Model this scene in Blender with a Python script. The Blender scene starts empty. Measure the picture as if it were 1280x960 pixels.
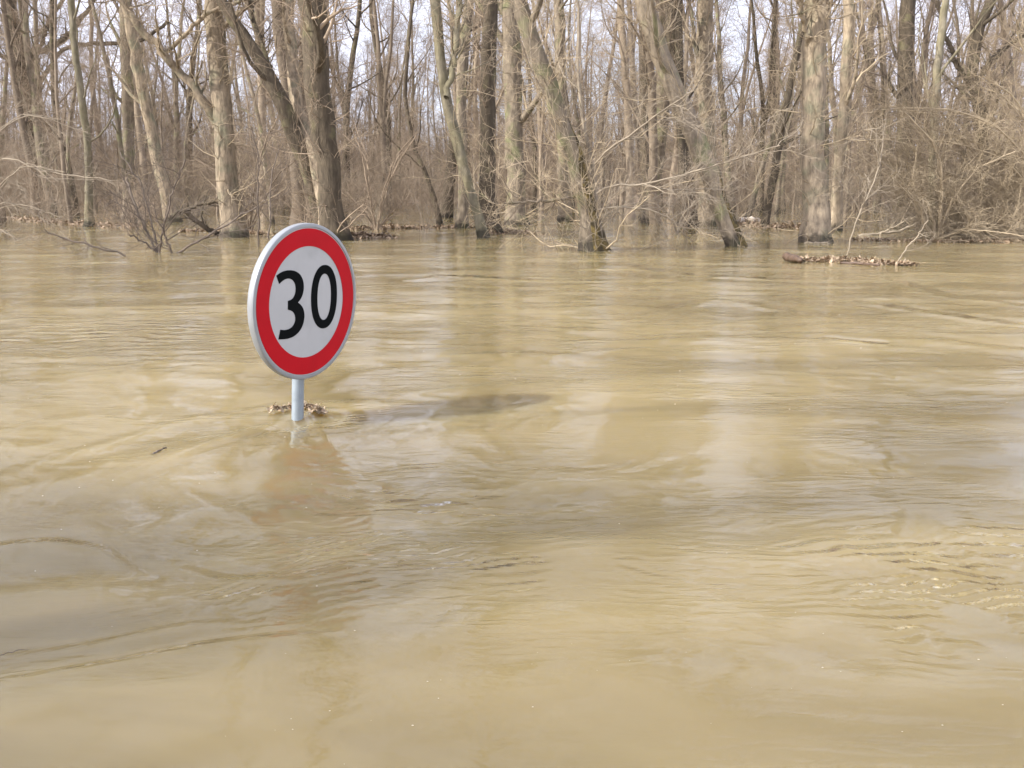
import bpy, math, random
import numpy as np
from mathutils import Vector, Matrix

R = math.radians
sc = bpy.context.scene
COL = sc.collection
random.seed(11)
rng = np.random.default_rng(11)

# ---------------------------------------------------------------- camera
H, F, YH = 1.10, 1250.0, 242.0          # height above the water, focal length and horizon row for a 1280x960 frame
PITCH = math.atan((480 - YH) / F)
cam = bpy.data.objects.new('camera', bpy.data.cameras.new('camera'))
COL.objects.link(cam)
cam.location = (0, 0, H)
cam.rotation_euler = (math.pi / 2 - PITCH, 0, 0)
cam.data.sensor_width = 36
cam.data.lens = 36 * F / 1280
cam.data.clip_start = 0.05
cam.data.clip_end = 3000
sc.camera = cam

# ---------------------------------------------------------------- light
SUN_EL, SUN_AZ = R(37), math.atan2(-0.91, -0.41)     # azimuth measured from +Y towards +X
world = bpy.data.worlds.new('World'); sc.world = world
world.use_nodes = True
wn = world.node_tree.nodes; wl = world.node_tree.links
for n in list(wn): wn.remove(n)
wo = wn.new('ShaderNodeOutputWorld'); bg = wn.new('ShaderNodeBackground')
sky = wn.new('ShaderNodeTexSky'); sky.sky_type = 'NISHITA'
sky.sun_disc = False; sky.sun_elevation = SUN_EL; sky.sun_rotation = SUN_AZ
sky.air_density = 1.0; sky.dust_density = 2.0; sky.ozone_density = 1.0
tc = wn.new('ShaderNodeTexCoord'); mp = wn.new('ShaderNodeMapping'); mp.inputs['Scale'].default_value = (1, 1, 2.2)
cn = wn.new('ShaderNodeTexNoise'); cn.inputs['Scale'].default_value = 2.2; cn.inputs['Detail'].default_value = 6
cr = wn.new('ShaderNodeMapRange'); cr.inputs['From Min'].default_value = 0.36; cr.inputs['From Max'].default_value = 0.62
cr.inputs['To Min'].default_value = 0.38; cr.inputs['To Max'].default_value = 0.95
mx = wn.new('ShaderNodeMix'); mx.data_type = 'RGBA'
mx.inputs[7].default_value = (13.6, 14.0, 17.0, 1)
wl.new(tc.outputs['Generated'], mp.inputs['Vector']); wl.new(mp.outputs[0], cn.inputs['Vector'])
wl.new(cn.outputs['Fac'], cr.inputs['Value']); wl.new(cr.outputs[0], mx.inputs[0])
wl.new(sky.outputs[0], mx.inputs[6]); wl.new(mx.outputs[2], bg.inputs['Color'])
bg.inputs['Strength'].default_value = 0.09
wl.new(bg.outputs[0], wo.inputs['Surface'])

sun = bpy.data.objects.new('sun', bpy.data.lights.new('sun', 'SUN')); COL.objects.link(sun)
sun.data.energy = 5.0; sun.data.angle = R(1.2); sun.data.color = (1.0, 0.96, 0.90)
sdir = Vector((math.sin(SUN_AZ) * math.cos(SUN_EL), math.cos(SUN_AZ) * math.cos(SUN_EL), math.sin(SUN_EL)))
sun.rotation_euler = sdir.to_track_quat('Z', 'Y').to_euler()
sun.location = sdir * 60

sc.view_settings.view_transform = 'Standard'
sc.view_settings.look = 'None'
sc.view_settings.gamma = 1
sc.view_settings.exposure = 0.57
sc.cycles.max_bounces = 5
sc.cycles.diffuse_bounces = 2
sc.cycles.glossy_bounces = 3
sc.cycles.use_denoising = True
sc.cycles.denoiser = 'OPENIMAGEDENOISE'

# ---------------------------------------------------------------- pixels of the photo -> world
CP, SP = math.cos(PITCH), math.sin(PITCH)
def ray(px, py):
    a, b = (px - 640) / F, -(py - 480) / F
    return Vector((a, CP + b * SP, -SP + b * CP))
def W(px, py, z=0.0):
    r = ray(px, py); t = (z - H) / r.z
    return Vector((0, 0, H)) + r * t
def at_y(px, py, y):
    r = ray(px, py); return Vector((0, 0, H)) + r * (y / r.y)
def pxm(y):                              # metres per photo pixel at distance y
    return y / F

# ---------------------------------------------------------------- numpy noise
def _hash(ix, iy, seed):
    n = (ix.astype(np.int64) * 374761393 + iy.astype(np.int64) * 668265263 + seed * 982451653) & 0x7fffffff
    n = ((n ^ (n >> 13)) * 1274126177) & 0x7fffffff
    n = n ^ (n >> 16)
    return (n & 0xffff) / 65535.0
def vnoise(x, y, seed=0):
    ix, iy = np.floor(x), np.floor(y); fx, fy = x - ix, y - iy
    fx = fx * fx * fx * (fx * (fx * 6 - 15) + 10); fy = fy * fy * fy * (fy * (fy * 6 - 15) + 10)
    a, b = _hash(ix, iy, seed), _hash(ix + 1, iy, seed); c, d = _hash(ix, iy + 1, seed), _hash(ix + 1, iy + 1, seed)
    return (a * (1 - fx) + b * fx) * (1 - fy) + (c * (1 - fx) + d * fx) * fy - 0.5
def fbm(x, y, octs=4, seed=0, gain=0.5):
    s, a, f = 0, 1, 1
    for o in range(octs):
        ca, sa = math.cos(o * 1.1), math.sin(o * 1.1)
        s = s + a * vnoise((x * ca - y * sa) * f, (x * sa + y * ca) * f, seed + o * 17); a *= gain; f *= 2.03
    return s

# ---------------------------------------------------------------- materials
MATS = {}
def mat(name, base, rough=0.85, var=0.3, scale=6.0, stretch=(1, 1, 1), bump=0.0, bdist=0.01, second=None, s_lo=0.45, s_hi=0.62,
        s_scale=2.0, metallic=0.0, spec=0.3, rand=0.0, wet=0.0):
    m = bpy.data.materials.new(name); m.use_nodes = True
    N, L = m.node_tree.nodes, m.node_tree.links
    p = N['Principled BSDF']; p.inputs['Roughness'].default_value = rough; p.inputs['Metallic'].default_value = metallic
    p.inputs['Specular IOR Level'].default_value = spec
    t = N.new('ShaderNodeTexCoord'); mp = N.new('ShaderNodeMapping'); mp.inputs['Scale'].default_value = stretch
    L.new(t.outputs['Object'], mp.inputs['Vector'])
    n = N.new('ShaderNodeTexNoise'); n.inputs['Scale'].default_value = scale; n.inputs['Detail'].default_value = 5
    n.inputs['Roughness'].default_value = 0.65
    L.new(mp.outputs[0], n.inputs['Vector'])
    r = N.new('ShaderNodeMapRange'); r.inputs['From Min'].default_value = 0.3; r.inputs['From Max'].default_value = 0.7
    r.inputs['To Min'].default_value = 1 - var; r.inputs['To Max'].default_value = 1 + var
    L.new(n.outputs['Fac'], r.inputs['Value'])
    col = N.new('ShaderNodeMix'); col.data_type = 'RGBA'; col.inputs[0].default_value = 0
    col.inputs[6].default_value = (*base, 1); col.inputs[7].default_value = (*(second or base), 1)
    if second:
        n2 = N.new('ShaderNodeTexNoise'); n2.inputs['Scale'].default_value = s_scale; n2.inputs['Detail'].default_value = 4
        L.new(t.outputs['Object'], n2.inputs['Vector'])
        r2 = N.new('ShaderNodeMapRange'); r2.inputs['From Min'].default_value = s_lo; r2.inputs['From Max'].default_value = s_hi
        L.new(n2.outputs['Fac'], r2.inputs['Value']); L.new(r2.outputs[0], col.inputs[0])
    mul = N.new('ShaderNodeVectorMath'); mul.operation = 'SCALE'
    L.new(col.outputs[2], mul.inputs[0])
    if rand:
        oi = N.new('ShaderNodeObjectInfo'); rr = N.new('ShaderNodeMapRange')
        rr.inputs['To Min'].default_value = 1 - rand; rr.inputs['To Max'].default_value = 1 + rand
        L.new(oi.outputs['Random'], rr.inputs['Value'])
        mm = N.new('ShaderNodeMath'); mm.operation = 'MULTIPLY'
        L.new(rr.outputs[0], mm.inputs[0]); L.new(r.outputs[0], mm.inputs[1]); L.new(mm.outputs[0], mul.inputs['Scale'])
    else:
        L.new(r.outputs[0], mul.inputs['Scale'])
    out = mul.outputs[0]
    if wet:      # flood stain: a soaked, darker band just above the water, with an uneven edge
        sx = N.new('ShaderNodeSeparateXYZ'); L.new(t.outputs['Object'], sx.inputs[0])
        wn_ = N.new('ShaderNodeTexNoise'); wn_.inputs['Scale'].default_value = 5; wn_.inputs['Detail'].default_value = 3
        L.new(t.outputs['Object'], wn_.inputs['Vector'])
        ad = N.new('ShaderNodeMath'); ad.operation = 'MULTIPLY_ADD'; ad.inputs[1].default_value = wet * 1.6
        L.new(wn_.outputs['Fac'], ad.inputs[0]); L.new(sx.outputs['Z'], ad.inputs[2])
        wr = N.new('ShaderNodeMapRange'); wr.inputs['From Min'].default_value = wet * 1.5; wr.inputs['From Max'].default_value = wet * 2.0
        wr.inputs['To Min'].default_value = 0.33; wr.inputs['To Max'].default_value = 1.0
        L.new(ad.outputs[0], wr.inputs['Value'])
        wm = N.new('ShaderNodeVectorMath'); wm.operation = 'SCALE'
        L.new(out, wm.inputs[0]); L.new(wr.outputs[0], wm.inputs['Scale']); out = wm.outputs[0]
    L.new(out, p.inputs['Base Color'])
    if bump:
        b = N.new('ShaderNodeBump'); b.inputs['Strength'].default_value = bump; b.inputs['Distance'].default_value = bdist
        L.new(n.outputs['Fac'], b.inputs['Height']); L.new(b.outputs[0], p.inputs['Normal'])
    MATS[name] = m
    return m

mat('bark_tan', (0.30, 0.237, 0.162), var=0.5, scale=9, stretch=(1, 1, 0.3), bump=1.0, bdist=0.05, second=(0.22, 0.20, 0.13), s_lo=0.5, s_hi=0.66, rand=0.12, wet=0.2)
mat('bark_grey', (0.22, 0.177, 0.125), var=0.4, scale=9, stretch=(1, 1, 0.3), bump=1.0, bdist=0.05, second=(0.22, 0.21, 0.11), s_lo=0.5, s_hi=0.66, rand=0.2, wet=0.2)
mat('bark_dark', (0.10, 0.078, 0.052), var=0.42, scale=9, stretch=(1, 1, 0.3), bump=1.0, bdist=0.05, second=(0.15, 0.13, 0.07), s_lo=0.56, s_hi=0.7, rand=0.1, wet=0.2)
mat('bark_moss', (0.19, 0.165, 0.10), var=0.35, scale=9, stretch=(1, 1, 0.3), bump=0.9, bdist=0.03, second=(0.22, 0.19, 0.13), s_lo=0.42, s_hi=0.6, rand=0.1, wet=0.2)
mat('bark_shade_moss', (0.062, 0.048, 0.024), var=0.6, scale=14, bump=0.9, bdist=0.03, second=(0.15, 0.11, 0.04), s_lo=0.45, s_hi=0.6, s_scale=5)  # dark colour for the trunk edge strip: side shade painted in, with moss
mat('bark_far', (0.22, 0.172, 0.122), var=0.3, scale=5, stretch=(1, 1, 0.3), rand=0.35)
mat('twig_brown', (0.29, 0.222, 0.155), var=0.2, scale=2, rand=0.25)
mat('twig_pale', (0.31, 0.255, 0.185), var=0.25, scale=3, rand=0.1)
mat('twig_tan', (0.41, 0.325, 0.215), var=0.25, scale=3, rand=0.12)
mat('twig_dark', (0.14, 0.11, 0.085), var=0.25, scale=3, rand=0.1)
mat('leaf_litter', (0.24, 0.155, 0.09), var=0.5, scale=40, second=(0.40, 0.31, 0.21), s_lo=0.4, s_hi=0.6, s_scale=25, rough=0.7)
mat('wet_wood', (0.105, 0.068, 0.045), var=0.4, scale=30, bump=0.6, bdist=0.01, rough=0.5)
mat('pale_wood', (0.55, 0.47, 0.38), var=0.2, scale=10, rough=0.8)
mat('floor_leaves', (0.24, 0.17, 0.11), var=0.45, scale=1.2, second=(0.33, 0.25, 0.17), s_scale=0.4, rough=0.95, bump=0.5, bdist=0.05)
mat('galvanised', (0.30, 0.345, 0.375), var=0.10, scale=14, rough=0.42, metallic=0.35, spec=0.5, second=(0.25, 0.29, 0.32), s_scale=9)
mat('sign_white', (0.44, 0.44, 0.425), var=0.04, scale=5, rough=0.45, spec=0.5, second=(0.39, 0.39, 0.375), s_scale=7, s_lo=0.5, s_hi=0.7)
mat('sign_red', (0.47, 0.004, 0.011), var=0.08, scale=6, rough=0.5, spec=0.12)
mat('sign_black', (0.006, 0.007, 0.007), var=0.1, scale=6, rough=0.7, spec=0.03)
mat('rim_metal', (0.30, 0.31, 0.315), var=0.08, scale=9, rough=0.35, metallic=0.25, spec=0.5, second=(0.31, 0.315, 0.31), s_scale=6, s_lo=0.5, s_hi=0.75)

def water_material():
    m = bpy.data.materials.new('muddy_water'); m.use_nodes = True
    N, L = m.node_tree.nodes, m.node_tree.links
    # turbid body: light scattered back out of the silt below, smooth and even; clear skin: a rippled mirror over it
    N.remove(N['Principled BSDF'])
    p = N.new('ShaderNodeSubsurfaceScattering'); p.falloff = 'RANDOM_WALK'
    p.inputs['Scale'].default_value = 0.9; p.inputs['Radius'].default_value = (1.0, 0.8, 0.45); p.inputs['IOR'].default_value = 1.1
    gl = N.new('ShaderNodeBsdfGlossy'); gl.inputs['Roughness'].default_value = 0.03; gl.inputs['Color'].default_value = (1, 1, 1, 1)
    fr = N.new('ShaderNodeFresnel'); fr.inputs['IOR'].default_value = 1.333
    ms = N.new('ShaderNodeMixShader')
    L.new(fr.outputs[0], ms.inputs[0]); L.new(p.outputs[0], ms.inputs[1]); L.new(gl.outputs[0], ms.inputs[2])
    L.new(ms.outputs[0], N['Material Output'].inputs['Surface'])
    gn = N.new('ShaderNodeNewGeometry'); vm = N.new('ShaderNodeMix'); vm.data_type = 'VECTOR'; vm.inputs[0].default_value = 0.92
    L.new(gn.outputs['Normal'], vm.inputs[4]); vm.inputs[5].default_value = (0, 0, 1)
    nz = N.new('ShaderNodeVectorMath'); nz.operation = 'NORMALIZE'; L.new(vm.outputs[1], nz.inputs[0]); L.new(nz.outputs[0], p.inputs['Normal'])
    t = N.new('ShaderNodeTexCoord')
    def noise(scale, st, detail=3, rot=0.0, rough=0.5, dist=0.0, ridged=False):
        mp = N.new('ShaderNodeMapping'); mp.inputs['Scale'].default_value = st; mp.inputs['Rotation'].default_value = (0, 0, rot)
        L.new(t.outputs['Object'], mp.inputs['Vector'])
        n = N.new('ShaderNodeTexNoise'); n.inputs['Scale'].default_value = scale; n.inputs['Detail'].default_value = detail
        n.inputs['Roughness'].default_value = rough; n.inputs['Distortion'].default_value = dist
        if ridged:
            n.noise_type = 'RIDGED_MULTIFRACTAL'; n.normalize = False
            n.inputs['Offset'].default_value = 0.9; n.inputs['Gain'].default_value = 1.0
        L.new(mp.outputs[0], n.inputs['Vector']); return n.outputs['Fac']
    def math_(op, a, b):
        x = N.new('ShaderNodeMath'); x.operation = op
        for i, v in enumerate((a, b)):
            if isinstance(v, (int, float)): x.inputs[i].default_value = v
            else: L.new(v, x.inputs[i])
        return x.outputs[0]
    def rng_(v, a, b, c, d):
        r = N.new('ShaderNodeMapRange'); r.interpolation_type = 'SMOOTHSTEP'
        for k, q in zip(('From Min', 'From Max', 'To Min', 'To Max'), (a, b, c, d)): r.inputs[k].default_value = q
        L.new(v, r.inputs['Value']); return r.outputs[0]
    # silt: slightly different clouds of sediment
    silt = noise(0.55, (0.55, 1.3, 1), 5, 0.3, 0.55, 1.0)
    mx = N.new('ShaderNodeMix'); mx.data_type = 'RGBA'
    mx.inputs[6].default_value = (0.128, 0.098, 0.044, 1); mx.inputs[7].default_value = (0.198, 0.153, 0.072, 1)
    L.new(rng_(silt, 0.35, 0.65, 0, 1), mx.inputs[0]); L.new(mx.outputs[2], p.inputs['Color'])
    # ripples, in metres of height
    patch = rng_(noise(0.75, (1, 1.5, 1), 3, 0.4, 0.5, 0.8), 0.45, 0.64, 0.10, 1.7)
    patch2 = rng_(noise(1.3, (1, 1.3, 1), 2, 1.1, 0.5, 0.6), 0.45, 0.64, 0.06, 1.5)
    h = math_('MULTIPLY', noise(6.0, (0.28, 1.2, 1), 4, 0.12, 0.5, 1.0, True), 0.0014)
    h1 = math_('MULTIPLY', noise(13.0, (0.28, 1.25, 1), 3, -0.14, 0.5, 1.2, True), 0.0009)
    h2 = math_('MULTIPLY', noise(30.0, (0.40, 1.25, 1), 3, 0.05, 0.6, 0.9), 0.0012)
    h3 = math_('MULTIPLY', noise(75.0, (0.45, 1.2, 1), 2, 0.1, 0.5, 0.4), 0.0004)
    s = math_('ADD', math_('MULTIPLY', math_('ADD', h, h1), patch), math_('ADD', math_('MULTIPLY', h2, patch2), h3))
    an = N.new('ShaderNodeAttribute'); an.attribute_name = 'ripple'; s = math_('ADD', s, math_('MULTIPLY', an.outputs['Fac'], 1.1))
    b = N.new('ShaderNodeBump'); b.inputs['Strength'].default_value = 1.0; b.inputs['Distance'].default_value = 1.0
    L.new(s, b.inputs['Height']); L.new(b.outputs[0], gl.inputs['Normal']); L.new(b.outputs[0], fr.inputs['Normal'])
    MATS['water'] = m
    return m
water_material()

# ---------------------------------------------------------------- mesh helpers
def mesh_object(name, V, Fq, m, parent=None, smooth=True):
    me = bpy.data.meshes.new(name)
    V = np.asarray(V, np.float32).reshape(-1, 3)
    nv = len(V)
    me.vertices.add(nv); me.vertices.foreach_set('co', V.ravel())
    groups = [np.asarray(f, np.int32) for f in (Fq if isinstance(Fq, list) else [Fq]) if len(f)]
    loops = np.concatenate([g.ravel() for g in groups])
    sizes = np.concatenate([np.full(len(g), g.shape[1], np.int32) for g in groups])
    starts = np.concatenate([[0], np.cumsum(sizes)[:-1]]).astype(np.int32)
    me.loops.add(len(loops)); me.loops.foreach_set('vertex_index', loops)
    me.polygons.add(len(sizes)); me.polygons.foreach_set('loop_start', starts)
    try: me.polygons.foreach_set('loop_total', sizes)
    except Exception: pass
    me.update(calc_edges=True)
    me.polygons.foreach_set('use_smooth', np.full(len(sizes), smooth))
    me.materials.append(MATS[m] if isinstance(m, str) else m)
    o = bpy.data.objects.new(name, me); COL.objects.link(o)
    if parent is not None: o.parent = parent
    return o

def tubes(P, Rd, S, lump=0.0, seed=0):
    """P (N,K,3), Rd (N,K) -> verts, quad faces."""
    P = np.asarray(P, float); Rd = np.asarray(Rd, float)
    Nn, K, _ = P.shape
    T = np.gradient(P, axis=1); T /= np.linalg.norm(T, axis=2, keepdims=True) + 1e-9
    ref = np.zeros((Nn, 1, 3)); ref[..., 0] = 0.31; ref[..., 1] = 1.0; ref[..., 2] = 0.07
    U = np.cross(T, np.broadcast_to(ref, T.shape)); nrm = np.linalg.norm(U, axis=2, keepdims=True)
    U = U / np.maximum(nrm, 1e-3)
    Vv = np.cross(T, U)
    a = np.arange(S) * 2 * math.pi / S
    rr = Rd[:, :, None] * np.ones(S)
    if lump:
        g = np.random.default_rng(seed)
        k1, k2 = g.uniform(0, 6.28, 2)
        z = P[:, :, 2:3]
        rr = rr * (1 + lump * (0.55 * np.sin(3 * a + k1 + z * 0.8) + 0.45 * np.sin(2 * a + k2 - z * 1.9) + 0.5 * (g.random(rr.shape) - 0.5)))
    V = P[:, :, None, :] + rr[..., None] * (np.cos(a)[None, None, :, None] * U[:, :, None, :] + np.sin(a)[None, None, :, None] * Vv[:, :, None, :])
    idx = np.arange(Nn * K * S).reshape(Nn, K, S)
    A = idx[:, :-1, :]; B = np.roll(A, -1, axis=2); D = idx[:, 1:, :]; C = np.roll(D, -1, axis=2)
    return V.reshape(-1, 3), np.stack([A, B, C, D], -1).reshape(-1, 4)

def merge(parts):
    Vs, Fs, o = [], [], 0
    for v, f in parts:
        Vs.append(v); Fs.append(f + o); o += len(v)
    return np.concatenate(Vs), np.concatenate(Fs)

def sample(P, Rd, t):
    """points, tangents, radii at params t (N,M) of paths (N,K,3)."""
    Nn, K, _ = P.shape
    x = np.clip(t * (K - 1), 0, K - 1.001); i = x.astype(int); f = (x - i)[..., None]
    r = np.arange(Nn)[:, None]
    p = P[r, i] * (1 - f) + P[r, i + 1] * f
    tg = P[r, i + 1] - P[r, i]; tg /= np.linalg.norm(tg, axis=-1, keepdims=True) + 1e-9
    rd = Rd[r, i] * (1 - f[..., 0]) + Rd[r, i + 1] * f[..., 0]
    return p, tg, rd

def grow(P, Rd, n, g, t0=0.3, t1=1.0, ang=(30, 65), length=(1, 2), fall=0.6, K=6, wig=0.18, up=0.1, rratio=0.5, rmin=0.003, tip=0.25, bend=None):
    """children of the paths P: N*n new paths of K points."""
    Nn = len(P)
    t = t0 + (t1 - t0) * (np.arange(n)[None, :] + g.random((Nn, n))) / n
    p, tg, rd = sample(P, Rd, t)
    p = p.reshape(-1, 3); tg = tg.reshape(-1, 3); rd = rd.reshape(-1)
    q = g.normal(size=p.shape); q -= (q * tg).sum(1, keepdims=True) * tg; q /= np.linalg.norm(q, axis=1, keepdims=True) + 1e-9
    a = np.radians(g.uniform(*ang, len(p)))[:, None]
    d = np.cos(a) * tg + np.sin(a) * q
    L = g.uniform(*length, len(p)) * (1 - fall * (t.reshape(-1) - t0) / (t1 - t0 + 1e-6))
    out = np.zeros((len(p), K, 3)); out[:, 0] = p
    for k in range(1, K):
        d = d + g.normal(size=d.shape) * wig; d[:, 2] += up
        if bend is not None: d += bend
        d /= np.linalg.norm(d, axis=1, keepdims=True)
        out[:, k] = out[:, k - 1] + d * (L / (K - 1))[:, None]
    r0 = np.maximum(rd * rratio * g.uniform(0.6, 1.05, len(p)), rmin)
    rad = r0[:, None] * np.linspace(1, tip, K)[None, :]
    return out, np.maximum(rad, rmin * 0.5)

def resample(pts, n):
    pts = np.array([list(p) for p in pts], float)
    seg = np.linalg.norm(np.diff(pts, axis=0), axis=1); s = np.concatenate([[0], np.cumsum(seg)])
    # Catmull-Rom style smoothing through dense interpolation and box filter
    u = np.linspace(0, s[-1], n)
    q = np.stack([np.interp(u, s, pts[:, i]) for i in range(pts.shape[1])], 1)
    for _ in range(2):
        q[1:-1] = 0.25 * q[:-2] + 0.5 * q[1:-1] + 0.25 * q[2:]
    return q

# ---------------------------------------------------------------- object tagging
def tag(o, label=None, cat=None, group=None, kind=None):
    if label: o['label'] = label
    if cat: o['category'] = cat
    if group: o['group'] = group
    if kind: o['kind'] = kind
    return o
def empty(name, loc, label=None, cat=None, group=None):
    o = bpy.data.objects.new(name, None); COL.objects.link(o); o.location = loc
    o.empty_display_size = 0.2
    return tag(o, label, cat, group)
def copy_tree(root, loc, rz, s, label=None, group=None):
    r = root.copy(); COL.objects.link(r); r.location = loc; r.rotation_euler = (0, 0, rz); r.scale = (s, s, s)
    if label: r['label'] = label
    if group: r['group'] = group
    for ch in root.children:
        c = ch.copy(); COL.objects.link(c); c.parent = r
    return r

# ================================================================ SETTING: water, ground
# polar sheets, finest in front of the camera
def polar(nr, r0, r1, nphi_front, nphi_back, front=R(48)):
    a = np.concatenate([np.linspace(-front, front, nphi_front), np.linspace(front, 2 * math.pi - front, nphi_back)[1:-1]])
    r = r0 * (r1 / r0) ** np.linspace(0, 1, nr)
    RR, AA = np.meshgrid(r, a, indexing='ij')
    X, Y = RR * np.sin(AA), RR * np.cos(AA)
    nA = len(a); idx = np.arange(nr * nA).reshape(nr, nA)
    A = idx[:-1]; B = np.roll(A, -1, 1); D = idx[1:]; C = np.roll(D, -1, 1)
    Q = np.stack([A, B, C, D], -1).reshape(-1, 4)
    c = nr * nA
    T = np.stack([idx[0], np.roll(idx[0], -1), np.full(nA, c)], -1)
    X = np.append(X.ravel(), 0); Y = np.append(Y.ravel(), 0)
    return X, Y, Q, T[:, [2, 1, 0]]

POLE = W(372, 521)
def ridge(X, Y, pix, amp, w, asym=0.6):
    """a low standing crest along a line given by points of the water surface."""
    pts = resample([(*W(*p).xy,) for p in pix], 24)
    d2 = np.full(X.shape, 1e9); sgn = np.zeros(X.shape); u = np.zeros(X.shape)
    for i in range(len(pts) - 1):
        a, b = pts[i], pts[i + 1]; ab = b - a; L2 = (ab ** 2).sum()
        t = np.clip(((X - a[0]) * ab[0] + (Y - a[1]) * ab[1]) / L2, 0, 1)
        dx, dy = X - a[0] - t * ab[0], Y - a[1] - t * ab[1]; q = dx * dx + dy * dy
        m = q < d2
        d2 = np.where(m, q, d2); sgn = np.where(m, np.sign(ab[0] * dy - ab[1] * dx), sgn); u = np.where(m, (i + t) / (len(pts) - 1), u)
    d = np.sqrt(d2) * sgn / w
    return amp * (np.exp(-d * d) - asym * np.exp(-(d - 1.3) ** 2)) * np.sin(np.clip(u, 0, 1) * math.pi) ** 0.5
def packet(X, Y, px, py, sx, sy, wl, amp, ang, curve=0.0):
    c = W(px, py); ca, sa = math.cos(ang), math.sin(ang)
    x, y = X - c.x, Y - c.y; u = x * ca + y * sa; v = -x * sa + y * ca
    v2 = v + curve * u * u + 0.16 * fbm(X * 2.3, Y * 2.3, 3, 77)
    return amp * np.exp(-(u / sx) ** 2 - (v / sy) ** 2) * np.sin(2 * math.pi * v2 / wl) * np.clip(0.4 + 4.0 * fbm(X * 5, Y * 6, 3, 5 + int(px)), 0, 1.8)

def water_height(X, Y, both=False):
    r = np.hypot(X, Y)
    fade = np.clip(1.15 - r / 60, 0.15, 1)
    wx = X + 0.5 * fbm(X * 0.7, Y * 0.7, 3, 40); wy = Y + 0.5 * fbm(X * 0.7, Y * 0.7, 3, 41)
    z = 0.030 * fbm(wx * 0.45, wy * 0.85, 3, 1) + 0.012 * fbm(wx * 1.6, wy * 2.6, 3, 9)
    rough = np.clip(fbm(X * 0.5, Y * 0.7, 2, 21) * 1.6 + 0.45, 0.12, 1)
    z *= fade
    f = 0.0024 * rough * fbm(wx * 6, wy * 9, 3, 13) * fade
    near = r < 16
    Xn, Yn = X[near], Y[near]; a = np.zeros(Xn.shape); c = np.zeros(Xn.shape)
    dx, dy = Xn - POLE.x, Yn - POLE.y; d = np.hypot(dx, dy)
    # bow cushion on the far side of the pole, V wake running towards the camera
    a += 0.018 * np.exp(-((dx) ** 2 + (dy - 0.10) ** 2) / 0.012)
    a -= 0.012 * np.exp(-((dx) ** 2 + (dy + 0.14) ** 2) / 0.015)
    a += 0.022 * np.exp(-((dx + 0.12) / 0.42) ** 2 - ((dy + 0.95) / 0.30) ** 2) - 0.010 * np.exp(-((dx - 0.45) / 0.2) ** 2 - ((dy + 1.0) / 0.5) ** 2)
    v = np.clip(-dy, 0, None)
    for s in (-1, 1):
        e = (dx - s * (0.06 + 0.36 * v)) * 0.94
        a += 0.010 * np.exp(-(e / 0.05) ** 2) * np.exp(-v / 0.9) * (v > 0) * np.minimum(v * 8, 1)
        a -= 0.007 * np.exp(-((e + s * 0.09) / 0.05) ** 2) * np.exp(-v / 0.9) * (v > 0) * np.minimum(v * 8, 1)
    c += 0.003 * np.sin(d * 42 - 1.0) * np.exp(-d / 0.28) * (d > 0.04)
    c += ridge(Xn, Yn, [(-40, 862), (120, 838), (280, 808), (430, 797)], 0.0038, 0.018)
    c += ridge(Xn, Yn, [(-40, 825), (90, 812), (240, 786), (330, 782)], 0.003, 0.02)
    c += ridge(Xn, Yn, [(-30, 682), (60, 676), (130, 686), (175, 716)], 0.0055, 0.03)
    c += ridge(Xn, Yn, [(190, 600), (260, 625), (330, 655), (370, 690)], 0.004, 0.05)
    c += ridge(Xn, Yn, [(180, 690), (290, 725), (400, 725), (520, 672)], 0.005, 0.04)
    a += ridge(Xn, Yn, [(-20, 600), (100, 560), (240, 520), (340, 516)], 0.009, 0.09)
    a += ridge(Xn, Yn, [(420, 510), (520, 490), (640, 480), (800, 476)], 0.007, 0.12)
    c += ridge(Xn, Yn, [(560, 560), (640, 590), (760, 590), (850, 560)], 0.006, 0.06)
    a += ridge(Xn, Yn, [(560, 770), (760, 790), (980, 790), (1180, 740)], 0.010, 0.16)
    a += ridge(Xn, Yn, [(-60, 640), (120, 590), (300, 545), (430, 560)], 0.018, 0.24)
    a += ridge(Xn, Yn, [(540, 700), (760, 690), (1000, 700), (1200, 660)], 0.014, 0.22)
    a += ridge(Xn, Yn, [(-60, 760), (100, 740), (260, 760)], 0.012, 0.14)
    c += packet(Xn, Yn, 1160, 690, 0.50, 0.36, 0.085, 0.0048, 0.10, 0.35)
    c += packet(Xn, Yn, 1175, 740, 0.34, 0.30, 0.050, 0.0036, 0.35, -0.3)
    c += packet(Xn, Yn, 1230, 760, 0.36, 0.30, 0.055, 0.0036, -0.35, 0.5)
    c += packet(Xn, Yn, 440, 520, 0.16, 0.22, 0.05, 0.0022, 0.3, 1.5)
    c += packet(Xn, Yn, 400, 740, 0.5, 0.16, 0.06, 0.0026, 0.5, 0.2)
    c += packet(Xn, Yn, 80, 420, 1.6, 1.4, 0.22, 0.0035, 0.05, 0.05)
    c += packet(Xn, Yn, 500, 680, 0.30, 0.25, 0.06, 0.0048, 0.4, 0.6)
    c += packet(Xn, Yn, 700, 710, 0.32, 0.2, 0.055, 0.0034, 0.1, 0.5)
    c += packet(Xn, Yn, 530, 610, 0.4, 0.35, 0.08, 0.0034, -0.12, 0.1)
    c += packet(Xn, Yn, 640, 640, 0.8, 0.5, 0.09, 0.0012, 0.1, 0.1)
    z[near] += a; f[near] += c
    mid = (r > 6) & (r < 40)
    Xm, Ym = X[mid], Y[mid]; b = np.zeros(Xm.shape)
    b += ridge(Xm, Ym, [(1020, 424), (1060, 428), (1110, 432)], 0.022, 0.08)
    b += ridge(Xm, Ym, [(1060, 375), (1140, 388), (1220, 400), (1300, 408)], 0.028, 0.12)
    b += ridge(Xm, Ym, [(1100, 345), (1180, 372), (1300, 385)], 0.024, 0.14)
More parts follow.
